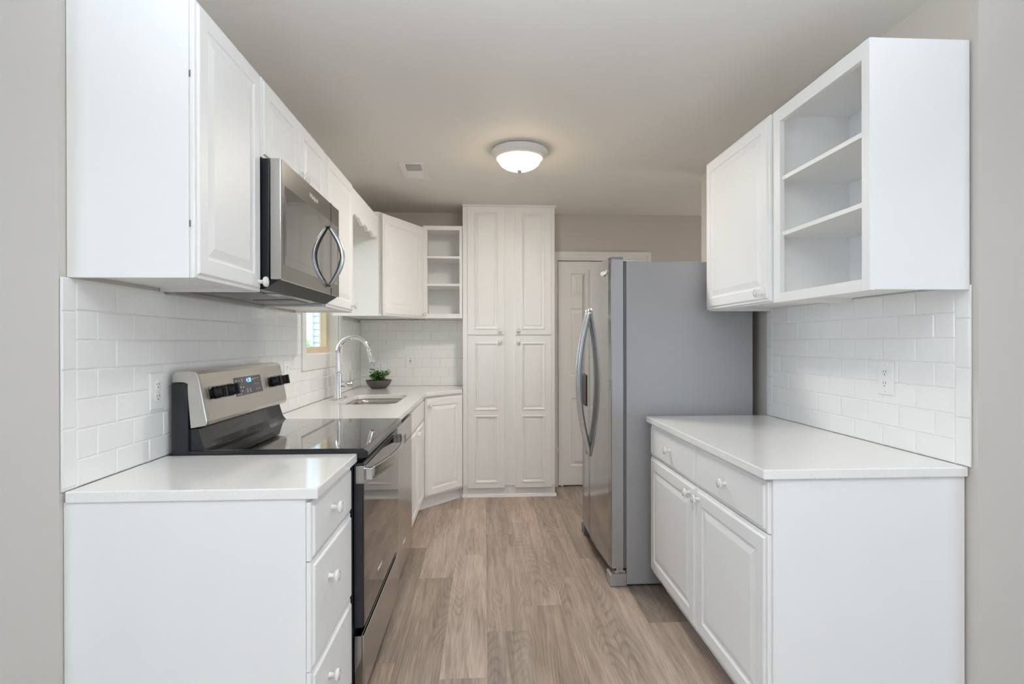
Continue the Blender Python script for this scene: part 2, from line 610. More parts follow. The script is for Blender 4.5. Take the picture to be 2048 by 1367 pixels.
# ------------------------------------------------------------------ setting
# floor: planks with their own tint and grain offset
PW, PL = .187, 1.215
phase = {-1: 2.975, 0: 3.295, 1: 2.41, 2: 3.85, 3: 2.955, 5: 2.448, 4: 3.2, -2: 2.2, -3: 2.7}
bm = bmesh.new()
uvl = bm.loops.layers.uv.new('UVMap')
cl = bm.loops.layers.float_color.new('tint')
rnd = random.Random(11)
fx0, fx1, fy0, fy1 = -4.3, 4.3, -4.7, 4.93
k0, k1 = int((fx0 + .177) / PW) - 1, int((fx1 + .177) / PW) + 1
for k in range(k0, k1 + 1):
    xa, xb = -.177 + k * PW, -.177 + (k + 1) * PW
    ph = phase.get(k, rnd.uniform(0, PL))
    j0 = int((fy0 - ph) / PL) - 2
    for j in range(j0, j0 + 14):
        ya, yb = ph + j * PL, ph + (j + 1) * PL
        if yb < fy0 or ya > fy1:
            continue
        ya, yb = max(ya, fy0), min(yb, fy1)
        t = rnd.uniform(.76, 1.14)
        if k == 0 and j == -1:
            t = 1.16
        if k == 5 and j == 0:
            t = .58
        if k == 1 and j == 0:
            t = .90
        if k == 4:
            t *= .92
        w = rnd.uniform(-.02, .05)
        tint = (t * (1 + w), t, t * (1 - w), 1)
        g = .0004
        ou, ov = rnd.uniform(0, 40), rnd.uniform(0, 40)
        x0, x1, y0, y1 = max(xa, fx0), min(xb, fx1), ya, yb
        if x1 - x0 < .01 or y1 - y0 < .01:
            continue
        vo = [bm.verts.new((x, y, z)) for x, y, z in ((x0, y0, -.0012), (x1, y0, -.0012), (x1, y1, -.0012), (x0, y1, -.0012))]
        vi = [bm.verts.new((x, y, 0)) for x, y in ((x0 + g, y0 + g), (x1 - g, y0 + g), (x1 - g, y1 - g), (x0 + g, y1 - g))]
        fs = [bm.faces.new(vi)] + [bm.faces.new((vo[a], vo[(a + 1) % 4], vi[(a + 1) % 4], vi[a])) for a in range(4)]
        for n_, f in enumerate(fs):
            for lo in f.loops:
                lo[uvl].uv = (lo.vert.co.x - xa + ou, lo.vert.co.y + ov)
                lo[cl] = tint if n_ == 0 else (.66, .62, .6, 1)
for v in ((fx0, fy0), (fx1, fy0), (fx1, fy1), (fx0, fy1)):
    pass
low = [bm.verts.new((x, y, -.05)) for x, y in ((fx0, fy0), (fx1, fy0), (fx1, fy1), (fx0, fy1))]
f = bm.faces.new(low)
for lo in f.loops:
    lo[cl] = (.5, .5, .5, 1)
bmesh.ops.recalc_face_normals(bm, faces=bm.faces)
me = bpy.data.meshes.new('floor')
bm.to_mesh(me)
bm.free()
me.materials.append(M['floor'])
o = bpy.data.objects.new('floor', me)
COL.objects.link(o)
struct(o)

struct(MB().box(-4.3, -4.7, ZC, 4.3, 4.93, ZC + .1).build('ceiling', 'ceil'))
# left wall with the window opening
OY0, OY1, OZ0, OZ1 = 3.32, 4.10, 1.222, 2.02
b = MB()
b.box(-1.24, 1.445, 0, WL, OY0, ZC).box(-1.24, OY1, 0, WL, 4.93, ZC).box(-1.24, OY0, 0, WL, OY1, OZ0).box(-1.24, OY0, OZ1, WL, OY1, ZC)
struct(b.build('wall_left', 'wall'))
struct(MB().box(WR, 1.552, 0, 1.64, 3.63, ZC).build('wall_right', 'wall'))
# back wall with the door opening
DX0, DX1, DZ1 = .655, 1.432, 2.036
b = MB()
b.box(-1.24, WB, 0, DX0, 4.93, ZC).box(DX1, WB, 0, 4.3, 4.93, ZC).box(DX0, WB, DZ1, DX1, 4.93, ZC).box(DX0, 4.90, 0, DX1, 4.93, DZ1)
struct(b.build('wall_back', 'wall'))
struct(MB().box(-4.3, 1.445, 0, -1.24, 1.585, ZC).build('wall_front_left', 'wall'))
struct(MB().box(1.64, 1.552, 0, 4.3, 1.69, ZC).build('wall_front_right', 'wall'))
struct(MB().box(-4.3, -4.6, 0, -4.2, 1.445, ZC).build('wall_dining_left', 'wall'))
struct(MB().box(4.2, -4.6, 0, 4.3, 4.795, ZC).build('wall_dining_right', 'wall'))
struct(MB().box(-4.3, -4.7, 0, 4.3, -4.6, ZC).build('wall_dining_rear', 'wall'))

# six-panel door in the back wall
d = MB()
dw, dh = DX1 - DX0 - .014, 2.016
st = .112
pw = (dw - 3 * st) / 2
cols = [(st, st + pw), (2 * st + pw, 2 * st + 2 * pw)]
rows = [(.184, .795), (.992, 1.603), (1.71, 1.917)]
d.door((DX0 + .008, 4.838, .010), (1, 0, 0), (0, -1, 0), dw, dh, .038, [(0, 0), (0, .036), (.002, .038)],
       [(a, r0 - .01, c, r1 - .01) for a, c in cols for r0, r1 in rows],
       [(0, 0), (.006, -.007), (.012, -.010), (.018, -.010), (.045, -.002), (.047, -.002)])
dd = struct(d.build('door_1', 'trim'))
for hz in (1.786, .307):
    h = MB()
    h.lathe([(.006, -.045), (.006, .045)], (DX0 + .002, 4.797, hz), seg=10)
    h.lathe([(.0075, -.05), (.0075, -.045)], (DX0 + .002, 4.797, hz), seg=10).lathe([(.0075, .045), (.0075, .05)], (DX0 + .002, 4.797, hz), seg=10)
    h.build('hinge', 'brass', dd, label='brass door hinge')
# casing round the door: stepped profile
c = MB()
for i0, i1, th in ((.0, .075, .012), (.018, .075, .017), (.045, .072, .021)):
    c.box(DX1 + i0, WB - th, 0, DX1 + i1, WB, DZ1 + i1)
    c.box(DX0 - i1, WB - th, 0, DX0 - i0, WB, DZ1 + i1)
    c.box(DX0 - i0, WB - th, DZ1 + i0, DX1 + i0, WB, DZ1 + i1)
c.box(DX0 - .012, WB - .004, 0, DX0 + .003, WB + .1, DZ1)
c.box(DX1 - .003, WB - .004, 0, DX1 + .012, WB + .1, DZ1)
c.box(DX0, WB - .004, DZ1 - .004, DX1, WB + .1, DZ1 + .012)
struct(c.build('trim_1', 'trim', bevel=.002))
t = MB()
t.lathe([(.004, 0), (.004, .06), (.009, .061), (.009, .075)], (.625, 4.76, .03), (1, -.3, -.08), 10)
solo(t.build('door_stop', 'white'), 'small white spring door stop at the floor beside the pantry', 'door stop')

# window in the left wall
wroot = bpy.data.objects.new('window_1', None)
COL.objects.link(wroot)
wroot.location = (WL, 3.71, OZ0)
struct(wroot)
ORG, ROOT = Vector(wroot.location), wroot
c = MB()
cw = .062
c.box(WL, OY0 - cw, OZ0 - .095, WL + .018, OY0, OZ1 + cw).box(WL, OY1, OZ0 - .095, WL + .018, OY1 + cw, OZ1 + cw)
c.box(WL, OY0, OZ1, WL + .018, OY1, OZ1 + cw).box(WL, OY0, OZ0 - .095, WL + .018, OY1, OZ0)
c.build('casing', 'trim', bevel=.002)
j = MB()
j.box(-1.24, OY0, OZ0, WL, OY0 + .008, OZ1).box(-1.24, OY1 - .008, OZ0, WL, OY1, OZ1).box(-1.24, OY0, OZ1 - .008, WL, OY1, OZ1).box(-1.24, OY0, OZ0, WL + .004, OY1, OZ0 + .006)
j.build('jamb', 'trim')
s_ = MB()
sx0, sx1, sw = -1.215, -1.172, .042
s_.box(sx0, OY0 + .008, OZ0 + .006, sx1, OY0 + .008 + sw, OZ1 - .008).box(sx0, OY1 - .008 - sw, OZ0 + .006, sx1, OY1 - .008, OZ1 - .008)
s_.box(sx0, OY0 + .05, OZ0 + .006, sx1, OY1 - .05, OZ0 + .006 + sw).box(sx0, OY0 + .05, OZ1 - .05, sx1, OY1 - .05, OZ1 - .008)
s_.build('sash', 'wood', bevel=.002, label='tan wooden window sash')
g = MB()
g.box(-1.203, OY0 + .05, OZ0 + .048, -1.199, OY1 - .05, OZ1 - .05)
g.build('pane', 'pane')
end()

# outside the window
struct(MB().box(-14, -2, -.4, -1.3, 16, -.35).build('ground', 'lawn'))
thing('neighbouring_house', 'pale clapboard house seen through the window over the sink', 'house', (-4.2, 9.6, -.35))
h = MB()
for i in range(42):
    z = -.35 + i * .11
    h.prism([(9.15, z), (9.128, z), (9.142, z + .112), (9.15, z + .112)], 'x', -6.6, -1.9)
h.box(-6.6, 9.15, -.35, -1.9, 10.6, 4.3)
h.build('wall', 'siding')
MB().box(-3.02, 9.08, -.35, -2.86, 9.16, 4.3).build('downspout', 'siding')
end()
rnd = random.Random(3)
thing('garden_shrub', 'green shrub in the lower part of the window over the sink', 'shrub', (-2.75, 7.4, -.35))
q = MB()
for i in range(900):
    a, b_ = rnd.uniform(0, 6.283), rnd.uniform(-.2, 1.57)
    rr = rnd.uniform(.75, 1.0)
    p = Vector((-2.75 + .85 * rr * math.cos(a) * math.cos(b_), 7.4 + .6 * rr * math.sin(a) * math.cos(b_), .35 + 1.08 * rr * math.sin(b_)))
    u = Vector((rnd.uniform(-1, 1), rnd.uniform(-1, 1), rnd.uniform(-1, 1))).normalized()
    v = u.orthogonal().normalized()
    sz = rnd.uniform(.04, .08)
    q.poly([p - u * sz, p + v * sz * .6, p + u * sz, p - v * sz * .6])
q.build('foliage', 'hedge')
q = MB()
for i in range(5):
    a = i * 1.25
    q.tube([(-2.75, 7.4, -.35), (-2.75 + .2 * math.cos(a), 7.4 + .2 * math.sin(a), .2), (-2.75 + .5 * math.cos(a), 7.4 + .4 * math.sin(a), .8)], [.03, .02, .01], 7)
q.build('stem', 'stem')
end()

# ------------------------------------------------------------------ tiled backsplashes
TW, TH, GR = .1525, .0780, .0026


def tiles(face, P, a0, a1, z0, z1, ref_a, ref_z, mb, holes=(), par=0):
    """running bond of pillowed tiles; P(a, z, n) -> point"""
    pa, pz = TW + GR, TH + GR
    for r in range(-12, 14):
        zb = ref_z + r * pz
        lo, hi = max(zb + GR / 2, z0), min(zb + pz - GR / 2, z1)
        if hi - lo < .004:
            continue
        off = ((r + par) % 2) * pa / 2
        for k in range(-40, 40):
            ab = ref_a + off + k * pa
            l, h = max(ab + GR / 2, a0), min(ab + pa - GR / 2, a1)
            if h - l < .004:
                continue
            tile(P, l, h, lo, hi, mb)


def tile(P, l, h, lo, hi, mb):
    rr = []
    for i, n in ((0, .0025), (0, .0058), (.0007, .0072), (.0022, .008), (.0042, .0082)):
        rr.append([P(l + i, lo + i, n), P(h - i, lo + i, n), P(h - i, hi - i, n), P(l + i, hi - i, n)])
    mb.rings(rr, smooth=False, cap0=False, cap1=True)


def bullnose(P, a0, a1, z0, z1, ref_z, mb):
    for r in range(-8, 8):
        lo, hi = max(ref_z + r * .155 + GR / 2, z0), min(ref_z + (r + 1) * .155 - GR / 2, z1)
        if hi - lo > .004:
            tile(P, a0, a1, lo, hi, mb)


ZT = 1.4735
# left wall
thing('tile_backsplash', 'white subway tile backsplash behind the range and sink on the left wall', 'backsplash', (WL, 3.0, CT1))
PL_ = lambda a, z, n: Vector((WL + n, a, z))
t = MB()
t.box(WL + .0005, 1.449, CT1, WL + .0055, OY0 - cw - .001, ZT).box(WL + .0005, OY0 - cw - .001, CT1, WL + .0055, OY1 + cw + .001, OZ0 - .097).box(WL + .0005, OY1 + cw + .001, CT1, WL + .0055, 4.794, ZT)
t.build('grout', 'grout')
t = MB()
tiles(0, PL_, 1.4965, OY0 - cw - .002, CT1 + .001, ZT, 1.4965 - .001, 1.39, t, par=0)
tiles(0, PL_, OY0 - cw - .002, OY1 + cw + .002, CT1 + .001, OZ0 - .098, 1.4965 - .001, 1.39, t)
tiles(0, PL_, OY1 + cw + .002, 4.7865, CT1 + .001, ZT, 1.4965 - .001, 1.39, t)
t.build('tiles', 'tile')
t = MB()
bullnose(PL_, 1.447, 1.4945, CT1 + .001, ZT, 1.385, t)
t.build('edge_tiles', 'tile')
end()
# back wall
thing('tile_backsplash', 'white subway tile backsplash on the back wall behind the potted plant', 'backsplash', (-.63, WB, CT1))
PB_ = lambda a, z, n: Vector((a, WB - n, z))
MB().box(-1.094, WB - .0055, CT1, -.186, WB - .0005, 1.497).build('grout', 'grout')
t = MB()
tiles(0, PB_, -1.0915, -.187, CT1 + .001, 1.496, -.86, 1.398, t)
t.build('tiles', 'tile')
end()
# right wall
thing('tile_backsplash', 'white subway tile backsplash over the right counter', 'backsplash', (WR, 2.17, CT1))
PR_ = lambda a, z, n: Vector((WR - n, a, z))
MB().box(WR - .0055, 1.574, CT1, WR - .0005, 2.761, 1.4755).build('grout', 'grout')
t = MB()
tiles(0, PR_, 1.626, 2.704, CT1 + .001, 1.4755, 1.625, 1.393, t)
t.build('tiles', 'tile')
t = MB()
bullnose(PR_, 1.572, 1.624, CT1 + .001, 1.4755, 1.373, t)
t.build('edge_tiles', 'tile')
t = MB()
bullnose(PR_, 2.7065, 2.762, CT1 + .001, 1.4755, 1.43, t)
t.build('edge_tiles', 'tile')
end()

# ------------------------------------------------------------------ cabinet parts
EDGE = [(0, 0), (0, .0095), (.0015, .0120), (.0090, .0130), (.0110, .0140), (.0140, .0185), (.0170, .0195)]
DT = .0195
PROF = [(0, 0), (.003, -.0035), (.008, -.0060), (.013, -.0060), (.036, -.0008), (.038, -.0006)]
EDGE2 = [(0, 0), (0, .016), (.002, .018)]
PROF2 = [(0, 0), (.001, .005), (.006, .007), (.011, .0045), (.015, .003), (.019, -.004), (.024, -.005), (.031, -.005), (.034, -.001), (.036, -.001)]


def knob(parent, p, n, k=1.0):
    b = MB()
    prof = [(.0075, 0), (.0075, .002), (.0058, .005), (.0055, .012), (.0085, .0155), (.0145, .0175), (.0155, .0205), (.0155, .0245),
            (.0145, .0262), (.0118, .0266)]
    b.lathe([(r * k, h * k) for r, h in prof], p, n, 28, cap1=False)
    b.lathe([(.0118 * k, .0266 * k), (.0110 * k, .0258 * k), (.0104 * k, .0266 * k)], p, n, 28, cap0=False, cap1=False, m=1)
    b.lathe([(.0104 * k, .0266 * k), (.006 * k, .0278 * k), (.0005, .0283 * k)], p, n, 28, cap0=False)
    return b.build('knob', ['knob', 'knobring'], parent)


def front(name, O, U, N, w, h, panels='one', fw=.056, edge=EDGE, prof=PROF, t=DT, mt='cab'):
    ps = []
    if panels == 'one':
        ps = [(fw, fw, w - fw, h - fw)]
    elif panels:
        ps = panels
    b = MB()
    b.door(O, U, N, w, h, t, edge, ps, prof if ps else ())
    return b.build(name, mt)


YP, XP, XM = (0, 1, 0), (1, 0, 0), (-1, 0, 0)

# ---- left base drawer cabinet
FX = -.478
side = [(-1.098, 0), (FX - .07, 0), (FX - .07, .10), (FX, .10), (FX, CT0), (-1.098, CT0)]
thing('base_cabinet', 'white base cabinet with three drawers left of the range, plain end panel', 'cabinet', (-.8, 1.67, 0))
b = MB()
b.prism(side, 'y', 1.457, 1.884)
b.build('carcass', 'cab', bevel=.001)
DY0, DY1 = 1.459, 1.882
for z0, z1, kz in ((.716, .874, .808), (.420, .7125, .617), (.118, .4165, .325)):
    d = front('drawer', (FX + .001, DY0, z0), YP, XP, DY1 - DY0, z1 - z0, None)
    knob(d, (FX + .001 + DT, 1.635 if kz > .7 else 1.60, kz), XP, 1.12)
end()
o = MB().box(TL + .0003, 1.4515, CT0, -.4446, 1.897, CT1).build('countertop', 'quartz', bevel=.0035, seg=3)
solo(o, 'short white quartz countertop in the left foreground before the range', 'countertop')

# ---- upper cabinets on the left wall
BX = -.786          # face frame plane


def upper_box(y0, y1, z0, z1, bx=BX):
    b = MB()
    b.box(-1.098, y0, z0, bx, y0 + .018, z1).box(-1.098, y1 - .018, z0, bx, y1, z1)
    a0, a1 = y0 + .0182, y1 - .0182
    b.box(-1.098, a0, z1 - .018, bx - .0185, a1, z1 - .0005).box(-1.098, a0, z0 + .012, bx - .0185, a1, z0 + .03)
    b.box(-1.098, a0, z0 + .031, -1.090, a1, z1 - .019)
    b.build('carcass', 'cab', bevel=.0008)
    b = MB()
    b.box(bx - .018, a0, z0, bx, a1, z0 + .04).box(bx - .018, a0, z1 - .04, bx, a1, z1)
    b.box(bx - .018, a0, z0 + .0402, bx, a0 + .022, z1 - .0402).box(bx - .018, a1 - .022, z0 + .0402, bx, a1, z1 - .0402)
    return b.build('face_frame', 'cab')


thing('upper_cabinet', 'large white upper cabinet in the left foreground beside the microwave, one raised-panel door', 'cabinet', (-.94, 1.68, 1.474))
upper_box(1.47, 1.893, 1.4745, 2.228)
d = front('door', (BX + .001, 1.4745, 1.4755), YP, XP, .4175, .748)
knob(d, (BX + .001 + DT, 1.862, 1.508), XP, 1.12)
for z in (1.62, 2.02):
    MB().box(BX + .0002, 1.4728, z - .009, BX + .0035, 1.4744, z + .009).build('hinge', 'gasket', d)
end()
thing('upper_cabinet', 'white two-door upper cabinet above the microwave', 'cabinet', (-.94, 2.27, 1.944))
upper_box(1.896, 2.648, 1.9455, 2.228)
d = front('door', (BX + .001, 1.905, 1.9465), YP, XP, .358, .279, fw=.058)
knob(d, (BX + .001 + DT, 2.232, 1.982), XP)
d = front('door', (BX + .001, 2.272, 1.9465), YP, XP, .372, .279, fw=.058)
knob(d, (BX + .001 + DT, 2.305, 1.982), XP)
end()
thing('upper_cabinet', 'white upper cabinet between the microwave and the scalloped valance', 'cabinet', (-.94, 2.92, 1.474))
upper_box(2.651, 3.195, 1.4745, 2.228)
d = front('door', (BX + .001, 2.660, 1.4755), YP, XP, .528, .748)
knob(d, (BX + .001 + DT, 3.135, 1.512), XP, 1.1)
end()

# ---- valance over the window: a scalloped board
pts = [(3.197, 2.212), (3.197, 2.045)]


def arc(y0, z0, y1, z1, dep, n=6):
    for i in range(1, n + 1):
        t_ = i / n
        pts.append((y0 + (y1 - y0) * t_, z0 + (z1 - z0) * t_ + dep * math.sin(math.pi * t_)))


arc(3.197, 2.045, 3.30, 2.060, .014)
arc(3.30, 2.060, 3.40, 2.056, .012)
pts += [(3.425, 2.056), (3.455, 2.040)]
arc(3.455, 2.040, 3.555, 2.062, .010)
pts += [(3.585, 2.062), (3.615, 2.038)]
arc(3.615, 2.038, 3.735, 2.060, .010)
pts += [(3.765, 2.060), (3.80, 2.038)]
arc(3.80, 2.038, 3.938, 2.055, .012)
pts.append((3.938, 2.212))
o = MB().prism(pts, 'x', -.792, -.772).build('window_valance', 'cab', bevel=.001)
solo(o, 'white valance board with a scalloped lower edge bridging the cabinets over the window', 'valance')

# ---- corner upper cabinet with a diagonal door
thing('upper_cabinet', 'white corner upper cabinet with one door set diagonally', 'cabinet', (-.8, 4.4, 1.493))
P1, P2 = Vector((-.768, 3.944, 0)), Vector((-.508, 4.462, 0))
U_ = (P2 - P1).normalized()
N_ = Vector((U_.y, -U_.x, 0))
b = MB()
b.prism([(-1.098, 3.944), (P1.x, P1.y), (P2.x, P2.y), (-.508, 4.785), (-1.098, 4.785)], 'z', 1.505, 2.238)
b.prism([(-1.098, 3.942), (P1.x, 3.942), (P1.x, 3.962), (-1.098, 3.962)], 'z', 1.493, 2.250)
b.prism([(P1.x, P1.y), (P2.x, P2.y), (P2.x - .018, P2.y + .009), (P1.x - .018, P1.y + .009)], 'z', 1.493, 2.250)
b.build('carcass', 'cab', bevel=.001)
wd = (P2 - P1).length
d = front('door', P1 + U_ * .036 + N_ * .001 + Vector((0, 0, 1.499)), U_, N_, wd - .040, .742, fw=.066)
kp = P1 + U_ * (wd - .035) + N_ * (.001 + DT)
knob(d, (kp.x, kp.y, 1.527), N_, 1.05)
end()

# ---- open shelf cabinets


def board(x0, y0, z0, x1, y1, z1, name='shelf'):
    return MB().box(x0, y0, z0, x1, y1, z1).build(name, 'cab', bevel=.001)


thing('open_shelf_cabinet', 'narrow white open shelf cabinet on the back wall next to the tall pantry', 'shelf cabinet', (-.345, 4.63, 1.497))
b = MB()
z0, z1 = 1.498, 2.262
b.box(-.506, 4.474, z0, -.490, 4.786, z1).box(-.200, 4.474, z0, -.184, 4.786, z1)
b.box(-.490, 4.474, z1 - .016, -.200, 4.786, z1).box(-.490, 4.474, z0 + .016, -.200, 4.786, z0 + .034).box(-.490, 4.776, z0, -.200, 4.786, z1)
b.build('carcass', 'cab')
b = MB()
b.box(-.506, 4.4595, z0, -.470, 4.474, z1).box(-.205, 4.4595, z0, -.184, 4.474, z1).box(-.470, 4.4595, z1 - .034, -.205, 4.474, z1).box(-.470, 4.4595, z0, -.205, 4.474, z0 + .038)
b.build('face_frame', 'cab', bevel=.0008)
board(-.490, 4.470, 1.995, -.200, 4.776, 2.014)
board(-.490, 4.470, 1.766, -.200, 4.776, 1.785)
end()

thing('open_shelf_cabinet', 'large white open shelf cabinet over the right counter in the foreground', 'shelf cabinet', (1.33, 1.85, 1.46))
FXR = 1.170
z0, z1 = 1.4605, 2.226
ya, yb = 1.573, 2.118
b = MB()
b.box(FXR + .018, ya, z0, 1.489, ya + .018, z1).box(FXR + .018, yb - .018, z0, 1.489, yb, z1)
b.box(FXR + .018, ya + .0182, z1 - .018, 1.489, yb - .0182, z1 - .0003).box(FXR + .018, ya + .0182, z0 + .016, 1.489, yb - .0182, z0 + .034).box(1.477, ya + .0182, z0 + .0345, 1.489, yb - .0182, z1 - .0185)
b.build('carcass', 'cab', bevel=.0008)
b = MB()
b.box(FXR, ya - .001, z0 - .002, FXR + .018, ya + .034, z1).box(FXR, yb - .050, z0 - .002, FXR + .018, yb, z1)
b.box(FXR, ya + .034, z1 - .052, FXR + .018, yb - .050, z1).box(FXR, ya + .034, z0 - .002, FXR + .018, yb - .050, z0 + .034)
b.build('face_frame', 'cab', bevel=.001)
board(FXR + .010, ya + .018, 1.940, 1.477, yb - .018, 1.956)
board(FXR + .010, ya + .018, 1.720, 1.477, yb - .018, 1.736)
end()
thing('upper_cabinet', 'white one-door upper cabinet over the right counter, next to the refrigerator', 'cabinet', (1.33, 2.43, 1.46))
b = MB()
ya, yb = 2.120, 2.748
b.box(FXR + .003, ya, z0, 1.489, ya + .018, z1).box(FXR + .003, yb - .018, z0, 1.489, yb, z1)
b.box(FXR + .022, ya + .0182, z1 - .018, 1.489, yb - .0182, z1 - .0005).box(FXR + .022, ya + .0182, z0 + .012, 1.489, yb - .0182, z0 + .03)
b.box(1.481, ya + .0182, z0 + .031, 1.489, yb - .0182, z1 - .019)
b.build('carcass', 'cab', bevel=.0008)
b = MB()
b.box(FXR + .003, ya + .0182, z0, FXR + .021, yb - .0182, z0 + .045).box(FXR + .003, ya + .0182, z1 - .04, FXR + .021, yb - .0182, z1)
b.box(FXR + .003, ya + .0182, z0 + .0452, FXR + .021, ya + .04, z1 - .0402).box(FXR + .003, yb - .04, z0 + .0452, FXR + .021, yb - .0182, z1 - .0402)
b.build('face_frame', 'cab')
d = front('door', (FXR + .002, 2.1235, 1.4665), YP, XM, .6205, .757)
knob(d, (FXR + .002 - DT, 2.178, 1.503), XM, 1.1)
end()

# ---- pantry
thing('pantry_cabinet', 'tall white floor-to-ceiling pantry cabinet with four panelled doors on the back wall', 'pantry', (.21, 4.64, 0))
PY = 4.4985
b = MB()
b.box(-.181, PY, .098, .592, 4.792, 2.432)
b.box(-.181, PY + .012, 0, .592, 4.792, .098)
b.build('carcass', 'cab', bevel=.001)
b = MB()
b.prism([(PY - .024, 2.448), (PY - .024, 2.442), (PY - .014, 2.432), (PY - .001, 2.428), (PY - .001, 2.448)], 'x', -.183, .606)
b.prism([(.592, 2.428), (.597, 2.432), (.604, 2.442), (.604, 2.448), (.592, 2.448)], 'y', PY - .0235, 4.790)
b.build('crown_moulding', 'cab')
b = MB()
b.prism([(PY + .012, .026), (PY + .006, .020), (PY + .003, .008), (PY - .001, 0), (PY + .012, 0)], 'x', -.188, .604)
b.build('shoe_moulding', 'cab')
for x0, x1, kx in ((-.141, .166, .130), (.255, .561, .284)):
    w = x1 - x0
    d = front('door', (x0, PY - .0005, 1.3615), XP, (0, -1, 0), w, 1.068, [(.055, .045, w - .052, 1.022)], edge=EDGE2, prof=PROF2, t=.018)
    knob(d, (kx, PY - .0185, 1.397), (0, -1, 0), 1.1)
    d = front('door', (x0, PY - .0005, .082), XP, (0, -1, 0), w, 1.269, [(.055, .044, w - .052, .605), (.055, .650, w - .052, 1.214)], edge=EDGE2, prof=PROF2, t=.018)
    knob(d, (kx, PY - .0185, 1.307), (0, -1, 0), 1.1)
end()

# ---- sink base
side = [(-1.098, 0), (FX - .07, 0), (FX - .07, .10), (FX, .10), (FX, CT0), (-1.098, CT0)]
thing('base_cabinet', 'white sink base cabinet between the dishwasher and the diagonal corner cabinet', 'cabinet', (-.8, 3.7, 0))
b = MB()
b.box(-1.098, 3.270, .10, FX, 3.288, CT0 - .001).box(-1.098, 4.110, .10, FX, 4.125, CT0 - .001).box(-1.098, 3.270, .10, FX, 4.125, .118)
b.box(FX - .019, 3.270, .10, FX, 4.125, .16).box(FX - .019, 3.270, .70, FX, 4.125, CT0 - .001).box(FX - .019, 3.270, .10, FX, 3.31, CT0 - .001).box(FX - .019, 4.085, .10, FX, 4.125, CT0 - .001)
b.box(FX - .075, 3.270, 0, FX - .06, 4.125, .10).box(-1.098, 3.27, .10, -1.09, 4.125, CT0 - .001)
b.box(FX - .019, 3.66, .10, FX, 3.70, .72)
b.build('carcass', 'cab', bevel=.001)
front('drawer_front', (FX + .001, 3.290, .712), YP, XP, .810, .158, None)
d = front('door', (FX + .001, 3.290, .118), YP, XP, .400, .588)
knob(d, (FX + .001 + DT, 3.655, .670), XP)
d = front('door', (FX + .001, 3.700, .118), YP, XP, .400, .588)
knob(d, (FX + .001 + DT, 3.735, .670), XP)
end()
# ---- diagonal corner base
thing('base_cabinet', 'white corner base cabinet with a diagonal door beside the pantry', 'cabinet', (-.7, 4.5, 0))
Q1, Q2 = Vector((FX, 4.128, 0)), Vector((-.184, 4.440, 0))
Uc = (Q2 - Q1).normalized()
Nc = Vector((Uc.y, -Uc.x, 0))
b = MB()
b.prism([(-1.098, 4.128), (Q1.x, Q1.y), (Q2.x, Q2.y), (-.184, 4.79), (-1.098, 4.79)], 'z', .10, CT0)
k1_, k2_ = Q1 - Nc * .070, Q2 - Nc * .070 + Uc * .076
b.prism([(-1.098, 4.20), (k1_.x, k1_.y), (k2_.x, k2_.y), (-.183, 4.79), (-1.098, 4.79)], 'z', 0, .10)
b.build('carcass', 'cab', bevel=.001)
wd = (Q2 - Q1).length
d = front('door', Q1 + Uc * .020 + Nc * .001 + Vector((0, 0, .108)), Uc, Nc, wd - .034, .764, fw=.062)
kp = Q1 + Uc * .052 + Nc * (.001 + DT)
knob(d, (kp.x, kp.y, .815), Nc, 1.05)
b = MB()
s0, s1 = k1_ + Nc * .001, k2_ - Uc * .058 + Nc * .001
rr = []
for e_ in (s0 - Uc * .01, s1 + Uc * .012):
    rr.append([e_ + Nc * a + Vector((0, 0, z)) for a, z in ((0, 0), (.013, 0), (.010, .010), (.006, .020), (0, .026))])
b.rings(rr, smooth=False)
b.build('shoe_moulding', 'cab')
end()

# ---- L-shaped countertop with the sink cut-out
SX0, SX1, SY0, SY1, SR = -.935, -.560, 3.392, 4.010, .085


def rrect(x0, x1, y0, y1, r, n=6):
    p = []
    for cx, cy, a in ((x1 - r, y1 - r, 0), (x0 + r, y1 - r, 90), (x0 + r, y0 + r, 180), (x1 - r, y0 + r, 270)):
        for i in range(n + 1):
            t_ = R(a + 90 * i / n)
            p.append((cx + r * math.cos(t_), cy + r * math.sin(t_)))
    return p


outer = [(TL + .0003, 2.6635), (-.4446, 2.6635), (-.4446, 4.118), (-.1825, 4.398), (-.1825, 4.7863), (TL + .0003, 4.7863)]
hole = rrect(SX0, SX1, SY0, SY1, SR)
bm = bmesh.new()
lev = {}
for z in (CT0, CT1):
    vo = [bm.verts.new((x, y, z)) for x, y in outer]
    vi = [bm.verts.new((x, y, z)) for x, y in hole]
    ed = [bm.edges.new((v[i], v[(i + 1) % len(v)])) for v in (vo, vi) for i in range(len(v))]
    bmesh.ops.triangle_fill(bm, use_beauty=True, use_dissolve=False, edges=ed)
    lev[z] = (vo, vi)
for w_ in (0, 1):
    a, b_ = lev[CT0][w_], lev[CT1][w_]
    for i in range(len(a)):
        bm.faces.new((a[i], a[(i + 1) % len(a)], b_[(i + 1) % len(a)], b_[i]))
bmesh.ops.recalc_face_normals(bm, faces=bm.faces)
me = bpy.data.meshes.new('countertop')
bm.to_mesh(me)
bm.free()
me.materials.append(M['quartz'])
o = bpy.data.objects.new('countertop', me)
COL.objects.link(o)
md = o.modifiers.new('bevel', 'BEVEL')
md.width, md.segments, md.limit_method, md.angle_limit = .003, 2, 'ANGLE', R(50)
solo(o, 'white quartz countertop around the sink with an angled corner', 'countertop')

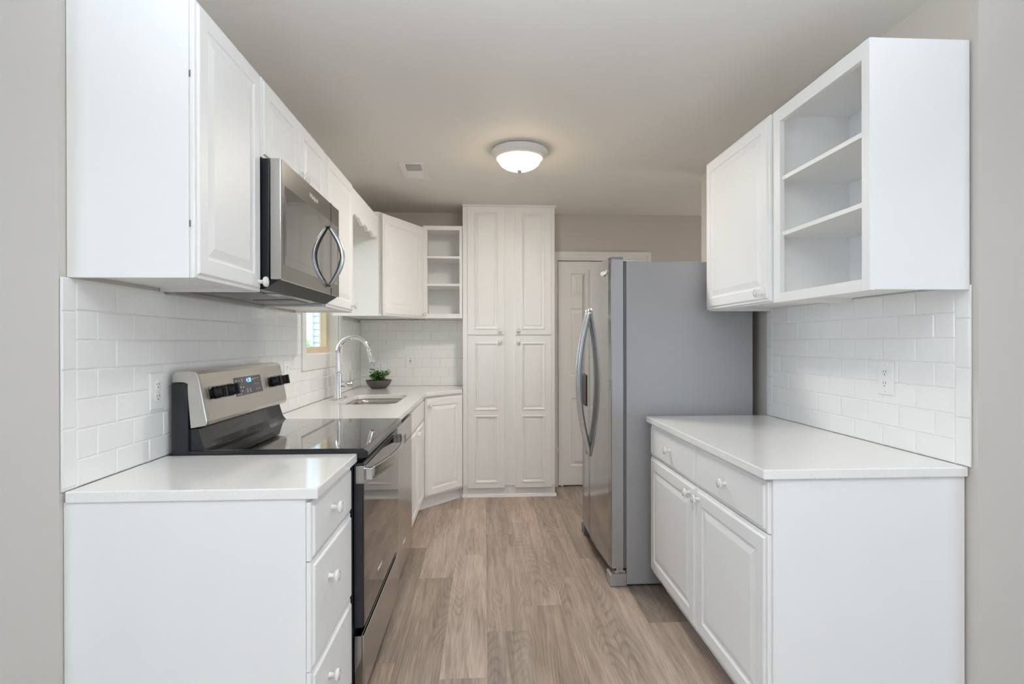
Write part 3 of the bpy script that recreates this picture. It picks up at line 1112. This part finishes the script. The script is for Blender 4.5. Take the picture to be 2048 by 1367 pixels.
# ---- sink
thing('kitchen_sink', 'stainless steel undermount sink set in the white countertop below the faucet', 'sink', ((SX0 + SX1) / 2, 3.7, .70))
b = MB()
zz = [(0.014, CT0 - .0024, SR), (-.004, CT0 - .0026, SR), (-.006, .86, SR), (-.010, .74, SR), (-.030, .712, SR - .02), (-.060, .704, SR - .04)]
rr = [[(x, y, z) for x, y in rrect(SX0 - i, SX1 + i, SY0 - i, SY1 + i, max(.02, r_ + i * .5))] for i, z, r_ in [(q[0], q[1], q[2]) for q in zz]]
b.rings(rr, smooth=True, cap0=False, cap1=True)
bas = b.build('basin', 'sink')
md = bas.modifiers.new('thick', 'SOLIDIFY')
md.thickness, md.offset = .0012, 1
MB().lathe([(.045, 0), (.045, .003), (.036, .004), (.030, .0012), (.004, .001)], (-.7475, 3.70, .7042), (0, 0, 1), 28).build('drain', 'chrome')
end()

# ---- faucet
FXc, FYc = -1.000, 3.715
thing('kitchen_faucet', 'chrome gooseneck pull-down faucet behind the sink under the window', 'faucet', (FXc, FYc, CT1))
b = MB()
rr = []
pl = rrect(FXc - .028, FXc + .032, FYc - .135, FYc + .135, .028, 6)
for sc, z in ((1, CT1 + .0002), (1, CT1 + .004), (.94, CT1 + .0075), (.82, CT1 + .009)):
    rr.append([(FXc + (x - FXc) * sc, FYc + (y - FYc) * (1 - (1 - sc) * .4), z) for x, y in pl])
b.rings(rr)
b.build('deck_plate', 'chrome')
b = MB()
b.lathe([(.027, .0085), (.027, .012), (.0245, .018), (.0245, .172), (.0225, .178), (.0165, .180)], (FXc, FYc, CT1), (0, 0, 1), 28)
b.build('body', 'chrome')
RA = .106
path = [(FXc, FYc, CT1 + .17 + i * .02) for i in range(9)]
zc_ = CT1 + .33 - .015
path = [p for p in path if p[2] < zc_ - .01]
for i in range(0, 25):
    a = R(180 - i * 7.0)
    path.append((FXc + RA + RA * math.cos(a), FYc, zc_ + RA * math.sin(a)))
MB().tube(path, .0148, 16, up=(0, 1, 0)).build('spout', 'chrome')
pe = Vector(path[-1])
dr = (Vector(path[-1]) - Vector(path[-2])).normalized()
b = MB()
b.lathe([(.0150, 0), (.0160, .001), (.0160, .004), (.0155, .006), (.0178, .03), (.0205, .085), (.0200, .092), (.014, .093)], pe, dr, 24)
b.build('spray_head', 'chrome')
b = MB()
b.lathe([(.021, .016), (.021, .088), (.0195, .093), (.010, .094)], (FXc, FYc, CT1 + .102), (.80, .35, 0), 24)
b.build('handle_hub', 'chrome')
hb = Vector((FXc, FYc, CT1 + .105)) + Vector((.80, .35, 0)).normalized() * .080
b = MB()
b.tube([hb + Vector((0, 0, .014)), hb + Vector((0, .004, .05)), hb + Vector((.002, .006, .090))], [1.3, 1.2, 1.0], shape=[(-.006, -.0035), (.006, -.0035), (.006, .0035), (-.006, .0035)])
b.build('lever', 'handle', bevel=.001)
end()

# ---- potted plant
PX_, PY_ = -.888, 4.555
thing('potted_plant', 'small flowering plant in a dark grey bowl on the corner of the counter', 'plant', (PX_, PY_, CT1))
b = MB()
b.lathe([(.050, .0003), (.060, .002), (.082, .022), (.098, .045), (.1075, .067), (.1075, .070), (.104, .070), (.095, .048), (.076, .024), (.02, .010)], (PX_, PY_, CT1), seg=40)
b.build('bowl', 'bowl')
MB().lathe([(.0955, .050), (.05, .056), (.003, .058)], (PX_, PY_, CT1), seg=28, cap0=False).build('soil', 'soil')
rnd = random.Random(5)
lf, stx = MB(), MB()


def leaf(mb, p, d_, up_, L_, w_):
    d_ = d_.normalized()
    s_ = d_.cross(up_).normalized()
    n_ = s_.cross(d_)
    rows_ = []
    for t_, ww, dz in ((0, .08, 0), (.25, .8, .10), (.5, 1.0, .12), (.78, .62, .02), (1, .04, -.15)):
        c_ = p + d_ * (L_ * t_) + n_ * (L_ * dz)
        rows_.append([c_ - s_ * (w_ * ww), c_ - n_ * (w_ * ww * .25), c_ + s_ * (w_ * ww)])
    mb.rings(rows_, True, False, False, closed=False)


tips = []
for i in range(26):
    a = rnd.uniform(0, 6.283)
    r0, r1 = rnd.uniform(0, .04), rnd.uniform(.02, .090)
    hgt = rnd.uniform(.055, .105)
    base = Vector((PX_ + r0 * math.cos(a), PY_ + r0 * math.sin(a), CT1 + .050))
    tip = Vector((PX_ + r1 * math.cos(a), PY_ + r1 * math.sin(a), CT1 + .062 + hgt))
    midp = (base + tip) / 2 + Vector((rnd.uniform(-.008, .008), rnd.uniform(-.008, .008), .008))
    stx.tube([base, midp, tip], [.0016, .0013, .0009], 5)
    tips.append(tip)
    for k in range(9):
        t_ = rnd.uniform(.25, 1.0)
        p = base.lerp(tip, t_)
        an = rnd.uniform(0, 6.283)
        dd_ = Vector((math.cos(an), math.sin(an), rnd.uniform(-.35, .6)))
        leaf(lf, p, dd_, Vector((0, 0, 1)), rnd.uniform(.026, .040), rnd.uniform(.011, .0165))
stx.build('stems', 'stem')
lf.build('foliage', 'leaf')
for fx, fz in ((-.036, .200), (.020, .195)):
    p = Vector((PX_ + fx, PY_ - .02, CT1 + fz))
    b = MB()
    b.tube([p + Vector((.004, .01, -.05)), p + Vector((.001, .003, -.02)), p], [.0009, .0008, .0007], 5)
    b.build('flower_stalk', 'stem')
    b = MB()
    for k in range(7):
        a = k * .9
        leaf(b, p, Vector((math.cos(a), math.sin(a) - .3, .5)), Vector((0, 0, 1)), .009, .004)
    b.build('flower', 'petal')
end()

# ------------------------------------------------------------------ range
RY0, RY1 = 1.9005, 2.6605
thing('electric_range', 'stainless steel and black electric range with a glass cooktop', 'range', (-.76, 2.28, 0))
b = MB()
b.box(-1.075, RY0, .02, -.462, RY1, .895)
b.build('body', 'black', bevel=.002)
for fx in (-1.03, -.52):
    for fy in (RY0 + .05, RY1 - .05):
        MB().lathe([(.018, 0), (.018, .006), (.010, .008), (.010, .022)], (fx, fy, 0), seg=12).build('levelling_foot', 'blackm')
# cooktop: enamel frame with rounded front and glass on it
b = MB()
b.prism([(-1.02, .895), (-.432, .895), (-.414, .898), (-.407, .906), (-.408, .918), (-.418, .9265), (-1.02, .9265)], 'y', RY0, RY1)
ctop = b.build('cooktop_frame', 'black', bevel=.002)
b = MB()
b.box(-.975, RY0 + .006, .9262, -.424, RY1 - .006, .9300)
gl = b.build('cooktop', 'glass', bevel=.0012)
b = MB()
b.prism([(-.4235, .9262), (-.4080, .918), (-.4060, .920), (-.4225, .9300)], 'y', RY0 + .002, RY1 - .002)
b.build('front_trim', 'steeldk')
for cx, cy, rad in ((-.86, 2.09, .075), (-.86, 2.47, .085), (-.58, 2.09, .105), (-.58, 2.47, .090)):
    b = MB()
    for r_ in (rad, rad * .66):
        n = 48
        rr = []
        for q_ in (r_, r_ - .0010):
            rr.append([(cx + q_ * math.cos(6.2832 * k / n), cy + q_ * math.sin(6.2832 * k / n), .93015) for k in range(n)])
        b.rings(rr, False, False, False)
    b.build('burner_marking', 'burner', gl)
# backguard: black riser, black end panel, steel shell
b = MB()
b.prism([(-1.070, .895), (-.955, .9265), (-.966, .934), (-.978, .950), (-.988, .982), (-.993, 1.000), (-.9935, 1.0035), (-1.070, 1.0035)], 'y', RY0 + .012, RY1 - .002)
b.box(-1.07, RY0 + .02, 1.0, -1.004, RY1 - .02, 1.03)
b.build('backguard_riser', 'blackgloss', bevel=.004, seg=3)
MB().box(-1.075, RY0 + .001, .88, -1.0205, RY1 - .001, 1.162).build('backguard_core', 'black', bevel=.001)
shell = [(-1.075, 1.165), (-1.075, 1.192), (-1.066, 1.203), (-1.015, 1.206), (-.998, 1.203), (-.988, 1.192), (-.984, 1.178), (-.956, 1.028), (-.957, 1.018), (-.963, 1.012),
         (-1.012, 1.006), (-1.024, 1.150), (-1.030, 1.163), (-1.042, 1.165)]
b = MB()


def inset(p, k):
    cx, cz = -1.01, 1.11
    return (cx + (p[0] - cx) * (1 - k), cz + (p[1] - cz) * (1 - k * .35))


rr = []
for y, k in ((RY0 + .001, .10), (RY0 + .004, .04), (RY0 + .012, 0), (RY1 - .022, 0), (RY1 - .008, .04), (RY1 - .001, .12)):
    rr.append([(lambda q: (q[0], y, q[1]))(inset(p, k) if p[0] > -1.0 or p[1] > 1.19 else p) for p in shell])
b.rings(rr, smooth=False)
b.build('control_panel', 'panel', bevel=.0015)
PU = Vector((0, 1, 0))
PV = (Vector((-.984, 0, 1.178)) - Vector((-.956, 0, 1.028))).normalized()
PN = PU.cross(PV)          # outward


def onp(y, z, n=0.):
    t_ = (z - 1.028) / (1.178 - 1.028)
    return Vector((-.956 - .028 * t_, y, z)) + PN * n


b = MB()
b.obox(onp(2.272, 1.126, .0004), PU, PV, PN, .250, .074, .0012)
disp = b.build('display', 'dispanel', bevel=.0004)
text('digits', '4:38', .026, onp(2.275, 1.146, .0012), PU, PV, 'blue', disp)
b = MB()
rnd = random.Random(2)
for i, (yy, z_) in enumerate([(2.165, 1.150), (2.19, 1.150), (2.215, 1.151), (2.215, 1.143), (2.195, 1.122), (2.218, 1.122), (2.17, 1.107), (2.185, 1.107), (2.205, 1.107), (2.168, 1.098), (2.19, 1.098),
                              (2.25, 1.112), (2.25, 1.106), (2.25, 1.100), (2.275, 1.112), (2.275, 1.106), (2.28, 1.100), (2.335, 1.150), (2.36, 1.150), (2.315, 1.148), (2.335, 1.128), (2.36, 1.128), (2.335, 1.105), (2.36, 1.105)]):
    b.obox(onp(yy, z_, .0012), PU, PV, PN, .011, .0028, .0004)
b.build('legend', 'legend', disp)
for y0, w in ((2.04, .185), (2.55, .17)):
    MB().obox(onp(y0, 1.121, .0002), PU, PV, PN, w, .052, .0006).build('knob_plate', 'steeldk')
for ky in (2.000, 2.100, 2.525, 2.620):
    b = MB()
    c0 = onp(ky, 1.121, .0005)
    b.lathe([(.0215, 0), (.0225, .003), (.0225, .010), (.0205, .013), (.0205, .024), (.0185, .027), (.005, .027)], c0, PN, 28)
    b.obox(c0 + PN * .029, PU, PV, PN, .013, .042, .018)
    b.build('control_knob', 'blackm', bevel=.001)
# oven door
OX = -.424
b = MB()
b.box(-.459, RY0 + .004, .300, OX - .004, RY1 - .004, .878)
od = b.build('oven_door', 'black', bevel=.002)
b = MB()
b.box(OX - .004, RY0 + .012, .302, OX, RY1 - .006, .862)
b.build('glass', 'ovenglass', od, bevel=.001)
MB().box(-.452, RY0 + .003, .806, OX + .001, RY0 + .022, .868).build('trim_cap', 'steel', od, bevel=.001)
MB().box(-.452, RY0 + .012, .864, OX - .001, RY1 - .006, .876).build('top_trim', 'black', od, bevel=.002)
n = 24
pth = []
for i in range(n + 1):
    t_ = i / n
    y = RY0 + .025 + (RY1 - RY0 - .05) * t_
    pth.append((OX + .018 + .042 * math.sin(math.pi * t_) ** .8, y, .836))
b = MB()
b.tube(pth, 1, up=(0, 0, 1), shape=[(-.006, -.017), (-.003, -.021), (.003, -.021), (.006, -.017), (.006, .017), (.003, .021), (-.003, .021), (-.006, .017)])
hd = b.build('handle', 'steel', od)
for y0 in (RY0 + .022, RY1 - .040):
    MB().box(OX - .001, y0, .815, OX + .026, y0 + .018, .857).build('handle_bracket', 'handle', hd, bevel=.002)
text('badge', 'Whirlpool', .020, (OX + .0004, 2.190, .398), (0, 1, 0), (0, 0, 1), 'white', od)
# storage drawer
b = MB()
b.box(-.459, RY0 + .006, .075, OX - .008, RY1 - .004, .270)
sd = b.build('storage_drawer', 'steeldk', bevel=.002)
MB().box(OX - .008, RY0 + .006, .072, OX + .001, RY1 - .004, .272).build('drawer_front', 'steel', sd, bevel=.002)
MB().box(-.461, RY0 + .004, .03, -.448, RY1 - .004, .072).build('kick_plate', 'black')
end()

# ------------------------------------------------------------------ microwave
thing('microwave_oven', 'stainless steel over-the-range microwave with a dark window', 'microwave', (-.9, 2.27, 1.47))
b = MB()
b.prism([(-1.091, 1.480), (-.772, 1.487), (-.748, 1.515), (-.746, 1.942), (-1.091, 1.942)], 'y', 1.906, 2.646)
b.build('body', 'black', bevel=.0015)
b = MB()
b.box(-.744, 1.904, 1.520, -.706, 2.646, 1.9425)
md_ = b.build('door', 'steel', bevel=.003)
MB().box(-.7062, 1.907, 1.523, -.7050, 2.643, 1.9395).build('face_plate', 'mwface', md_)
MB().box(-.7055, 1.930, 1.574, -.7040, 2.618, 1.856).build('window_frame', 'glass', md_, bevel=.0006)
MB().box(-.7042, 1.945, 1.606, -.7034, 2.425, 1.826).build('window', 'mwglass', md_)
MB().box(-.7064, 2.508, 1.521, -.7036, 2.5105, 1.942).build('seam', 'black', md_)
text('badge', 'Whirlpool', .026, (-.7046, 2.262, 1.898), (0, 1, 0), (0, 0, 1), 'white', md_)
n = 20
pth = []
for i in range(n + 1):
    t_ = i / n
    pth.append((-.700 + .058 * math.sin(math.pi * t_), 2.462, 1.553 + .272 * t_))
MB().tube(pth, [.009 + .003 * math.sin(math.pi * i / n) for i in range(n + 1)], 14, up=(0, 1, 0)).build('handle', 'handle', md_)
b = MB()
b.prism([(-.770, 1.4855), (-.715, 1.5195), (-.744, 1.5195), (-.775, 1.4900)], 'y', 1.908, 2.644)
b.build('air_intake_lip', 'blackm', bevel=.001)
for y0 in (1.985, 2.335):
    MB().obox((-.905, y0 + .115, 1.4828), (0, 1, 0), (1, 0, .022), (-.022, 0, 1), .215, .165, .004).build('grease_filter', ['filter'])
MB().obox((-.80, 2.12, 1.485), (0, 1, 0), (1, 0, .022), (-.022, 0, 1), .12, .045, .003).build('task_light_lens', 'graymetal')
b = MB()
b.box(-1.0915, 1.90, 1.466, -1.060, 2.648, 1.481)
b.build('mounting_rail', 'graymetal', bevel=.001)
end()

# ------------------------------------------------------------------ dishwasher
thing('dishwasher', 'stainless steel dishwasher beside the range under the counter', 'dishwasher', (-.76, 2.97, 0))
MB().box(-1.07, 2.672, .10, -.470, 3.262, .872).build('tub', 'blackm', bevel=.002)
b = MB()
b.box(-.470, 2.672, .085, -.440, 3.262, .745)
dd = b.build('door', 'steel', bevel=.002)
b = MB()
b.box(-.470, 2.672, .748, -.440, 3.262, .868)
cp = b.build('control_strip', 'steel', bevel=.002)
b = MB()
for i in range(9):
    b.box(-.4402, 2.83 + i * .045, .806, -.4396, 2.855 + i * .045, .811)
    b.box(-.4402, 2.83 + i * .045, .818, -.4396, 2.848 + i * .045, .8215)
b.build('legend', 'legend', cp)
b = MB()
b.prism([(2.90, .752), (2.935, .792), (3.02, .792), (3.05, .752)], 'x', -.446, -.4394)
b.build('pocket_handle', 'black', dd)
text('badge', 'Whirlpool', .020, (-.4396, 2.955, .215), (0, 1, 0), (0, 0, 1), 'white', dd)
MB().box(-.52, 2.675, 0, -.505, 3.260, .10).build('toe_kick', 'blackm')
end()

# ------------------------------------------------------------------ right base cabinet
FR = .878
thing('base_cabinet', 'white base cabinet with two drawers and two doors under the right counter', 'cabinet', (1.18, 2.17, 0))
side = [(1.4885, 0), (FR + .07, 0), (FR + .07, .10), (FR, .10), (FR, CT0), (1.4885, CT0)]
b = MB()
b.prism(side, 'y', 1.590, 2.755)
b.build('carcass', 'cab', bevel=.001)
for y0, y1, ky in ((1.598, 2.142, 1.868), (2.152, 2.747, 2.447)):
    d = front('drawer', (FR - .001, y0, .7135), YP, XM, y1 - y0, .159, None)
    knob(d, (FR - .001 - DT, ky, .797), XM, 1.1)
for y0, y1, ky in ((1.598, 2.142, 2.108), (2.152, 2.747, 2.205)):
    d = front('door', (FR - .001, y0, .122), YP, XM, y1 - y0, .587, fw=.060)
    knob(d, (FR - .001 - DT, ky, .671), XM, 1.1)
end()
o = MB().box(.8414, 1.5772, CT0, TR - .0003, 2.7575, CT1).build('countertop', 'quartz', bevel=.0035, seg=3)
solo(o, 'white speckled quartz countertop on the right before the refrigerator', 'countertop')

# ------------------------------------------------------------------ refrigerator
RF0, RF1, RSE = 2.812, 3.655, 3.310
thing('refrigerator', 'grey side-by-side refrigerator with stainless steel doors and bowed handles', 'refrigerator', (1.05, 3.23, 0))
b = MB()
b.box(.752, RF0, .012, 1.441, RF1, 1.728)
b.build('body', 'fside', bevel=.003)
b = MB()
b.box(.738, RF0 + .006, .10, .752, RF1 - .006, 1.725)
b.box(.7385, RF0 + .002, .10, .7425, RF1 - .002, 1.72)
b.build('gasket', 'gasket')


def fdoor(y0, y1, nm):
    """door slab with a gently bowed front"""
    b = MB()
    out = []
    nn = 12
    for i in range(nn + 1):
        y = y0 + (y1 - y0) * i / nn
        u = (y - RF0) / (RF1 - RF0)
        x = .668 - .020 * math.sin(math.pi * u)
        if i in (0, nn):
            x += .004
        out.append((x, y))
    out = out + [(.736, y1), (.736, y0)]
    b.prism(out, 'z', .098, 1.752)
    return b.build(nm, ['steelf'], bevel=.002), out


fd, _o = fdoor(RF0 + .001, RSE - .002, 'fridge_door')
gd, _o2 = fdoor(RSE + .002, RF1 - .001, 'freezer_door')
MB().box(.674, RF0 - .0004, .10, .7355, RF0 + .002, 1.738).build('door_edge', 'fedge', fd)
for yy, par in ((3.272, fd), (3.350, gd)):
    pth = []
    for i in range(29):
        t_ = i / 28
        pth.append((.650 - .066 * math.sin(math.pi * t_), yy, .600 + .905 * t_))
    MB().tube(pth, 1, up=(0, 1, 0), shape=[(-.0125, -.006), (-.010, -.0085), (.010, -.0085), (.0125, -.006), (.0125, .006), (.010, .0085), (-.010, .0085), (-.0125, .006)]).build('handle', 'handle', par)
b = MB()
b.box(.6465, 3.395, .89, .660, 3.585, 1.09)
dsp = b.build('dispenser', 'blackm', gd, bevel=.003)
text('badge', 'Whirlpool', .036, (.6573, 2.935, 1.678), (0, -1, 0), (0, 0, 1), 'white', fd, .002)
b = MB()
b.box(.715, RF0 + .09, .012, .752, RF1 - .01, .085)
b.build('base_grille', 'blackm', bevel=.002)
MB().prism([(.664, .002), (.664, .060), (.672, .068), (.752, .068), (.752, .002)], 'y', RF0 + .002, RF0 + .088).build('foot_cover', 'fedge', bevel=.003)
b = MB()
b.box(.690, RF0 + .002, .072, .745, RF0 + .075, .086).box(.700, RF0 + .004, .086, .735, RF0 + .04, .097)
b.lathe([(.010, 0), (.010, .028)], (.715, RF0 + .020, .070), seg=12)
b.build('lower_hinge', 'chrome', bevel=.001)
b = MB()
b.box(.700, RF0 + .01, 1.729, .86, RF0 + .075, 1.736).box(.70, RF0 + .012, 1.736, .735, RF0 + .05, 1.748)
b.build('upper_hinge', 'graymetal', bevel=.001)
for fx, fy in ((.70, RF0 + .04), (.70, RF1 - .04), (1.40, RF0 + .05), (1.40, RF1 - .05)):
    MB().lathe([(.020, 0), (.020, .008), (.012, .010), (.012, .02)], (fx, fy, 0), seg=14).build('levelling_foot', 'gasket')
MB().prism([(.664, .002), (.664, .060), (.672, .068), (.752, .068), (.752, .002)], 'y', RF1 - .088, RF1 - .002).build('foot_cover', 'gasket', bevel=.003)
end()

# ------------------------------------------------------------------ ceiling lamp and vent
LX, LY = .211, 3.205
thing('ceiling_lamp', 'lit white flush-mount ceiling lamp with an alabaster glass dome', 'ceiling lamp', (LX, LY, ZC))
b = MB()
b.lathe([(.150, -.0003), (.165, -.006), (.169, -.012), (.169, -.019), (.162, -.025), (.160, -.031), (.149, -.046), (.138, -.055), (.1295, -.055), (.1295, -.030)], (LX, LY, ZC), seg=56)
b.build('rim', 'trim')
b = MB()
prof = []
for i in range(15):
    a = R(90 * i / 14)
    prof.append((max(.0005, .1285 * math.cos(a) ** .9), -.050 - .070 * math.sin(a)))
b.lathe(prof, (LX, LY, ZC), seg=56, cap0=False)
b.build('glass_dome', 'lampglass')
b = MB()
b.lathe([(.017, -.117), (.018, -.122), (.014, -.129), (.008, -.136), (.0008, -.139)], (LX, LY, ZC), seg=24)
b.build('finial', 'handle')
end()

thing('ceiling_vent', 'white square air register with dark louvres in the ceiling', 'vent', (-.463, 3.62, ZC))
b = MB()
vx0, vx1, vy0, vy1 = -.548, -.378, 3.450, 3.790
b.box(vx0, vy0, ZC - .006, vx1, vy0 + .028, ZC - .0003).box(vx0, vy1 - .028, ZC - .006, vx1, vy1, ZC - .0003)
b.box(vx0, vy0 + .028, ZC - .006, vx0 + .034, vy1 - .028, ZC - .0003).box(vx1 - .034, vy0 + .028, ZC - .006, vx1, vy1 - .028, ZC - .0003)
b.box(vx0 + .034, 3.615, ZC - .006, vx1 - .034, 3.632, ZC - .0003)
fr = b.build('frame', 'vent', bevel=.002)
MB().box(vx0 + .034, vy0 + .028, ZC - .0015, vx1 - .034, vy1 - .028, ZC - .0003).build('backing', 'ventdk')
for r0, r1, sgn in ((vy0 + .034, 3.612, -1), (3.636, vy1 - .034, 1)):
    n = 9
    for i in range(n):
        y = r0 + (r1 - r0) * (i + .5) / n
        b = MB()
        b.obox((-.463, y, ZC - .0045), (1, 0, 0), (0, math.cos(.75), -sgn * math.sin(.75)), (0, sgn * math.sin(.75), math.cos(.75)), .100, .011, .0012)
        b.build('louvre', 'vent')
MB().box(-.515, 3.478, ZC - .016, -.507, 3.486, ZC - .004).build('lever', 'vent', fr)
end()

# ------------------------------------------------------------------ outlets


def outlet(label, P, N, U, w=.078, h=.124, decor=False, gfci=False):
    """P centre on the tile face, N outward, U horizontal"""
    P, N, U = Vector(P), Vector(N), Vector(U)
    V = Vector((0, 0, 1))
    thing('wall_outlet', label, 'outlet', tuple(P))
    b = MB()
    rr = []
    for i, n in ((0, .0004), (0, .003), (.003, .0058), (.005, .0062)):
        rr.append([P + U * a * (w / 2 - i) + V * c_ * (h / 2 - i) + N * n for a, c_ in ((-1, -1), (1, -1), (1, 1), (-1, 1))])
    b.rings(rr, False)
    b.build('cover_plate', 'white')
    if decor:
        b = MB()
        b.obox(P + N * .0065, U, V, N, .033, .067, .003)
        rc = b.build('receptacle', 'white', bevel=.001)
        cs = (.021, -.021)
    else:
        for dz in (.0195, -.0195):
            b = MB()
            b.lathe([(.0165, .0055), (.0165, .0075), (.0155, .008), (.001, .008)], P + V * dz, N, 28)
            rc = b.build('receptacle', 'white')
        cs = (.0195, -.0195)
    b = MB()
    for dz in cs:
        b.obox(P + V * (dz + .004) - U * .006 + N * .0081, U, V, N, .0022, .008, .0006)
        b.obox(P + V * (dz + .004) + U * .006 + N * .0081, U, V, N, .0022, .0065, .0006)
        b.lathe([(.0025, .0078), (.0025, .0084)], P + V * (dz - .007), N, 10)
    b.build('slots', 'slot')
    b = MB()
    for dz in ((0,) if not decor else (.048, -.048)):
        b.lathe([(.003, .006), (.003, .0072), (.001, .0076)], P + V * dz, N, 12)
    b.build('screw', 'white')
    if gfci:
        MB().obox(P + V * .0035 + N * .0084, U, V, N, .014, .005, .0012).build('reset_button', 'red', label='red reset button')
        MB().obox(P - V * .0035 + N * .0084, U, V, N, .014, .005, .0012).build('test_button', 'slot', label='dark test button')
    end()


outlet('white duplex outlet on the left tiles just before the range', (TL + .0003, 1.840, 1.141), (1, 0, 0), (0, -1, 0))
outlet('white outlet on the left tiles between the range backguard and the window', (TL + .0003, 3.01, 1.141), (1, 0, 0), (0, -1, 0), decor=True)
outlet('white outlet with a red button on the back tiles beside the plant', (-.655, TB - .0003, 1.135), (0, -1, 0), (-1, 0, 0), decor=True, gfci=True)
outlet('white rectangular outlet on the tiles above the right counter', (TR - .0003, 1.914, 1.165), (-1, 0, 0), (0, 1, 0), decor=True)
